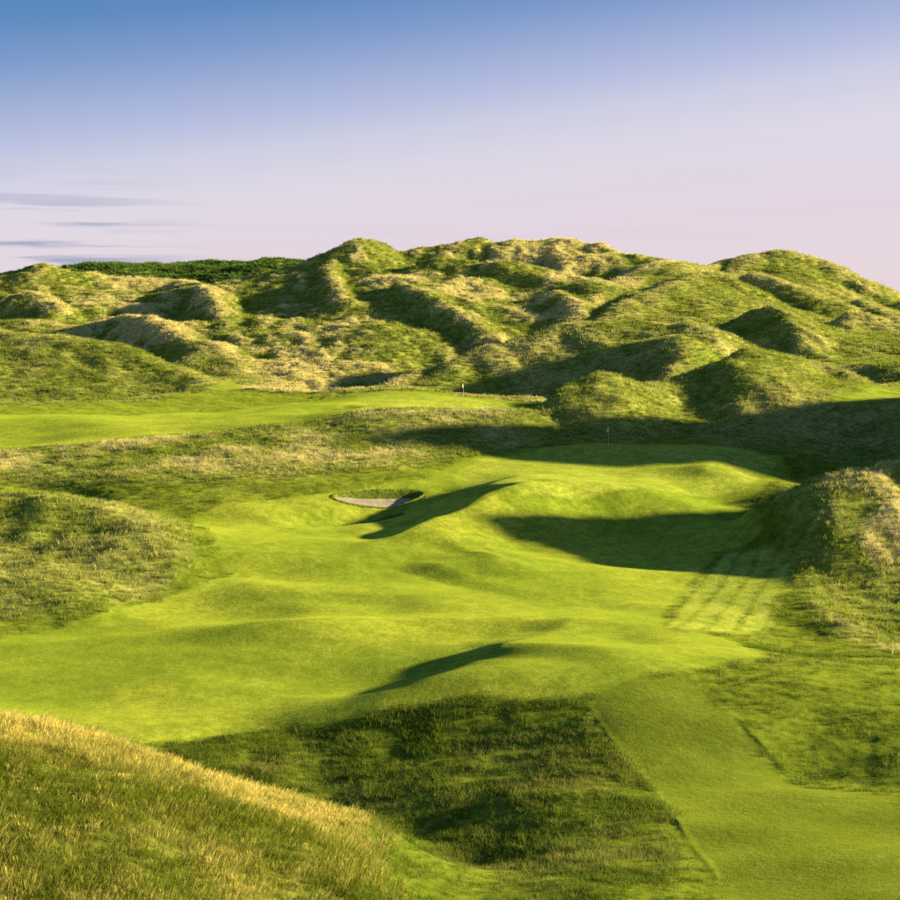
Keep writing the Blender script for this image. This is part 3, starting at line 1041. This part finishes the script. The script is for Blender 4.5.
rc, gy = fc(ROUGH), fc(GY)
sdc = {k: fc(v) for k, v in SDS.items()}


def inside(k):
    return sdc[k] > -1.0


def st_front(x, y, s, r, n):
    return 0.10 + 0.85 * smooth(71, 79.5, y) + 0.8 * (r.rand(n) < 0.10) + 0.15 * s(STRAW) + 0.55 * (r.rand(n) - 0.5) + 0.75 * fbm(x / 4, y / 4, 3, 51)


def st_dune(x, y, s, r, n):
    return 0.04 + 0.8 * s(STRAW) + 0.35 * (r.rand(n) - 0.5) + 0.3 * fbm(x / 6, y / 6, 3, 52)


def st_semi(x, y, s, r, n):
    return 0.10 + 0.5 * (r.rand(n) - 0.5) + 0.5 * fbm(x / 5, y / 5, 3, 53)


grass_object('tall_grass', 'tall golden seeding grass covering the dune in the lower left foreground', rc * inside('front') * (gy > 52) * 30.0, front_p, 101, 0.6, 1.25, st_front)
semi_d = (1 - 0.8 * (fc(GT) > 0.135) * (gy < 128)) * (1 - fc(np.maximum.reduce([FAIR, GREEN, PATH, ROUGH, STRIP]))) * (gy > 66)
patchy = 0.35 + 0.9 * smooth(0.35, 0.65, vnoise(fc(GX) / 2.2, gy / 2.2, 3))
grass_object('short_grass', 'uneven semi-rough grass in the foreground left of the mown walk', semi_d * patchy * ((gy < 130) * 24.0 + (gy >= 130) * (gy < 215) * 5.0), semi_p, 102, 0.7, 1.5, st_semi)
mid = rc * (inside('left_mid') | inside('right') | inside('strip') | inside('bank') | inside('left_hill')) * (gy < 330)
grass_object('dune_grass', 'tussocky grass on the dunes beside the fairways', mid * 4.5, dune_p, 103, 0.5, 1.05, st_dune)
farm = rc * (inside('main') | inside('domes') | inside('mound')) * (gy < 500)
grass_object('marram_grass', 'marram grass clothing the high dune hills on the skyline', farm * 2.8, far_p, 104, 0.45, 1.0, st_dune)

G_FOLIAGE = grass_material('dark_leaves', (0.060, 0.120, 0.022), (0.140, 0.240, 0.045), (0.06, 0.11, 0.02), (0.12, 0.19, 0.04), 0.4)  # darker green than the marram, picked so the ridge reads dark
leaf_p = [clump('foliage_tuft', 26, 0.9, 0.3, 1.1, 0.3, 1.3, G_FOLIAGE, 12, segs=2)]
grass_object('foliage', 'dark green bracken covering the flat ridge on the skyline at left', inside('far_ridge') * (gy < 540) * (fc(GT) < 0.0) * 1.2, leaf_p, 105, 0.6, 1.2, lambda x, y, s, r, n: r.rand(n))

# ------------------------------------------------------------------ flagsticks
POLE = plain('flagstick_white', (0.80, 0.79, 0.74), 0.4, 0.4)
BAND = plain('flagstick_dark', (0.05, 0.05, 0.05), 0.5, 0.3)
CLOTH = plain('flag_cloth', (0.62, 0.58, 0.45), 0.8, 0.2)
CUP = plain('cup_liner', (0.7, 0.7, 0.7), 0.6, 0.2)


def tube(name, prof, mat, parent, seg=10):
    V, Fc = [], []
    for z, r in prof:
        for k in range(seg):
            a = 2 * math.pi * k / seg
            V.append((r * math.cos(a), r * math.sin(a), z))
    for i in range(len(prof) - 1):
        for k in range(seg):
            Fc.append((i * seg + k, i * seg + (k + 1) % seg, (i + 1) * seg + (k + 1) % seg, (i + 1) * seg + k))
    Fc.append(tuple(range(seg))[::-1]); Fc.append(tuple(range((len(prof) - 1) * seg, len(prof) * seg)))
    me = bpy.data.meshes.new(name); me.from_pydata(V, [], Fc); me.materials.append(mat)
    for p in me.polygons:
        p.use_smooth = len(p.vertices) == 4
    o = bpy.data.objects.new(name, me); C.objects.link(o); o.parent = parent
    return o


def flagstick(px, py, label, dmin):
    x, y = hit(px, py, dmin)
    z = float(ground_z(np.array([x]), np.array([y]))[0])
    root = bpy.data.objects.new('golf_flag', None)
    C.objects.link(root)
    root.location = (x, y, z)
    tag(root, label, 'flag', 'flagsticks on the putting greens')
    tube('pole', [(-0.05, 0.013), (0.8, 0.013), (1.6, 0.012), (2.28, 0.011), (2.30, 0.006)], POLE, root)
    tube('finial', [(2.29, 0.006), (2.31, 0.018), (2.33, 0.022), (2.35, 0.018), (2.385, 0.004)], POLE, root)
    tube('cup', [(-0.10, 0.054), (0.004, 0.054), (0.006, 0.050)], CUP, root, 16)
    nu, nv = 14, 8
    for sgn in (0,):
        V, Fc = [], []
        for side in (0, 1):
            for i in range(nu + 1):
                for j in range(nv + 1):
                    u, v = i / nu, j / nv
                    yy = 0.05 * math.sin(u * 7 + v) * u + side * 0.006
                    V.append((-0.012 - 0.20 * u, yy - 0.08 * u, 2.26 - 0.50 * v * (1 - 0.15 * u) - 0.22 * u * u))
        m = (nu + 1) * (nv + 1)
        for i in range(nu):
            for j in range(nv):
                q = [i * (nv + 1) + j, (i + 1) * (nv + 1) + j, (i + 1) * (nv + 1) + j + 1, i * (nv + 1) + j + 1]
                Fc.append(tuple(q)); Fc.append(tuple(k + m for k in q[::-1]))
        for i in range(nu):
            for j in (0, nv):
                a, b = i * (nv + 1) + j, (i + 1) * (nv + 1) + j
                Fc.append((a, b, b + m, a + m))
        for j in range(nv):
            for i in (0, nu):
                a, b = i * (nv + 1) + j, i * (nv + 1) + j + 1
                Fc.append((a, b, b + m, a + m))
        me = bpy.data.meshes.new('flag'); me.from_pydata(V, [], Fc); me.materials.append(CLOTH)
        for p in me.polygons:
            p.use_smooth = True
        o = bpy.data.objects.new('flag', me); C.objects.link(o); o.parent = root


flagstick(608.5, 446, 'white flagstick with pale flag on the shaded back of the near green', 195)
flagstick(463.5, 399, 'white flagstick with pale flag on the far sunlit green', 236)
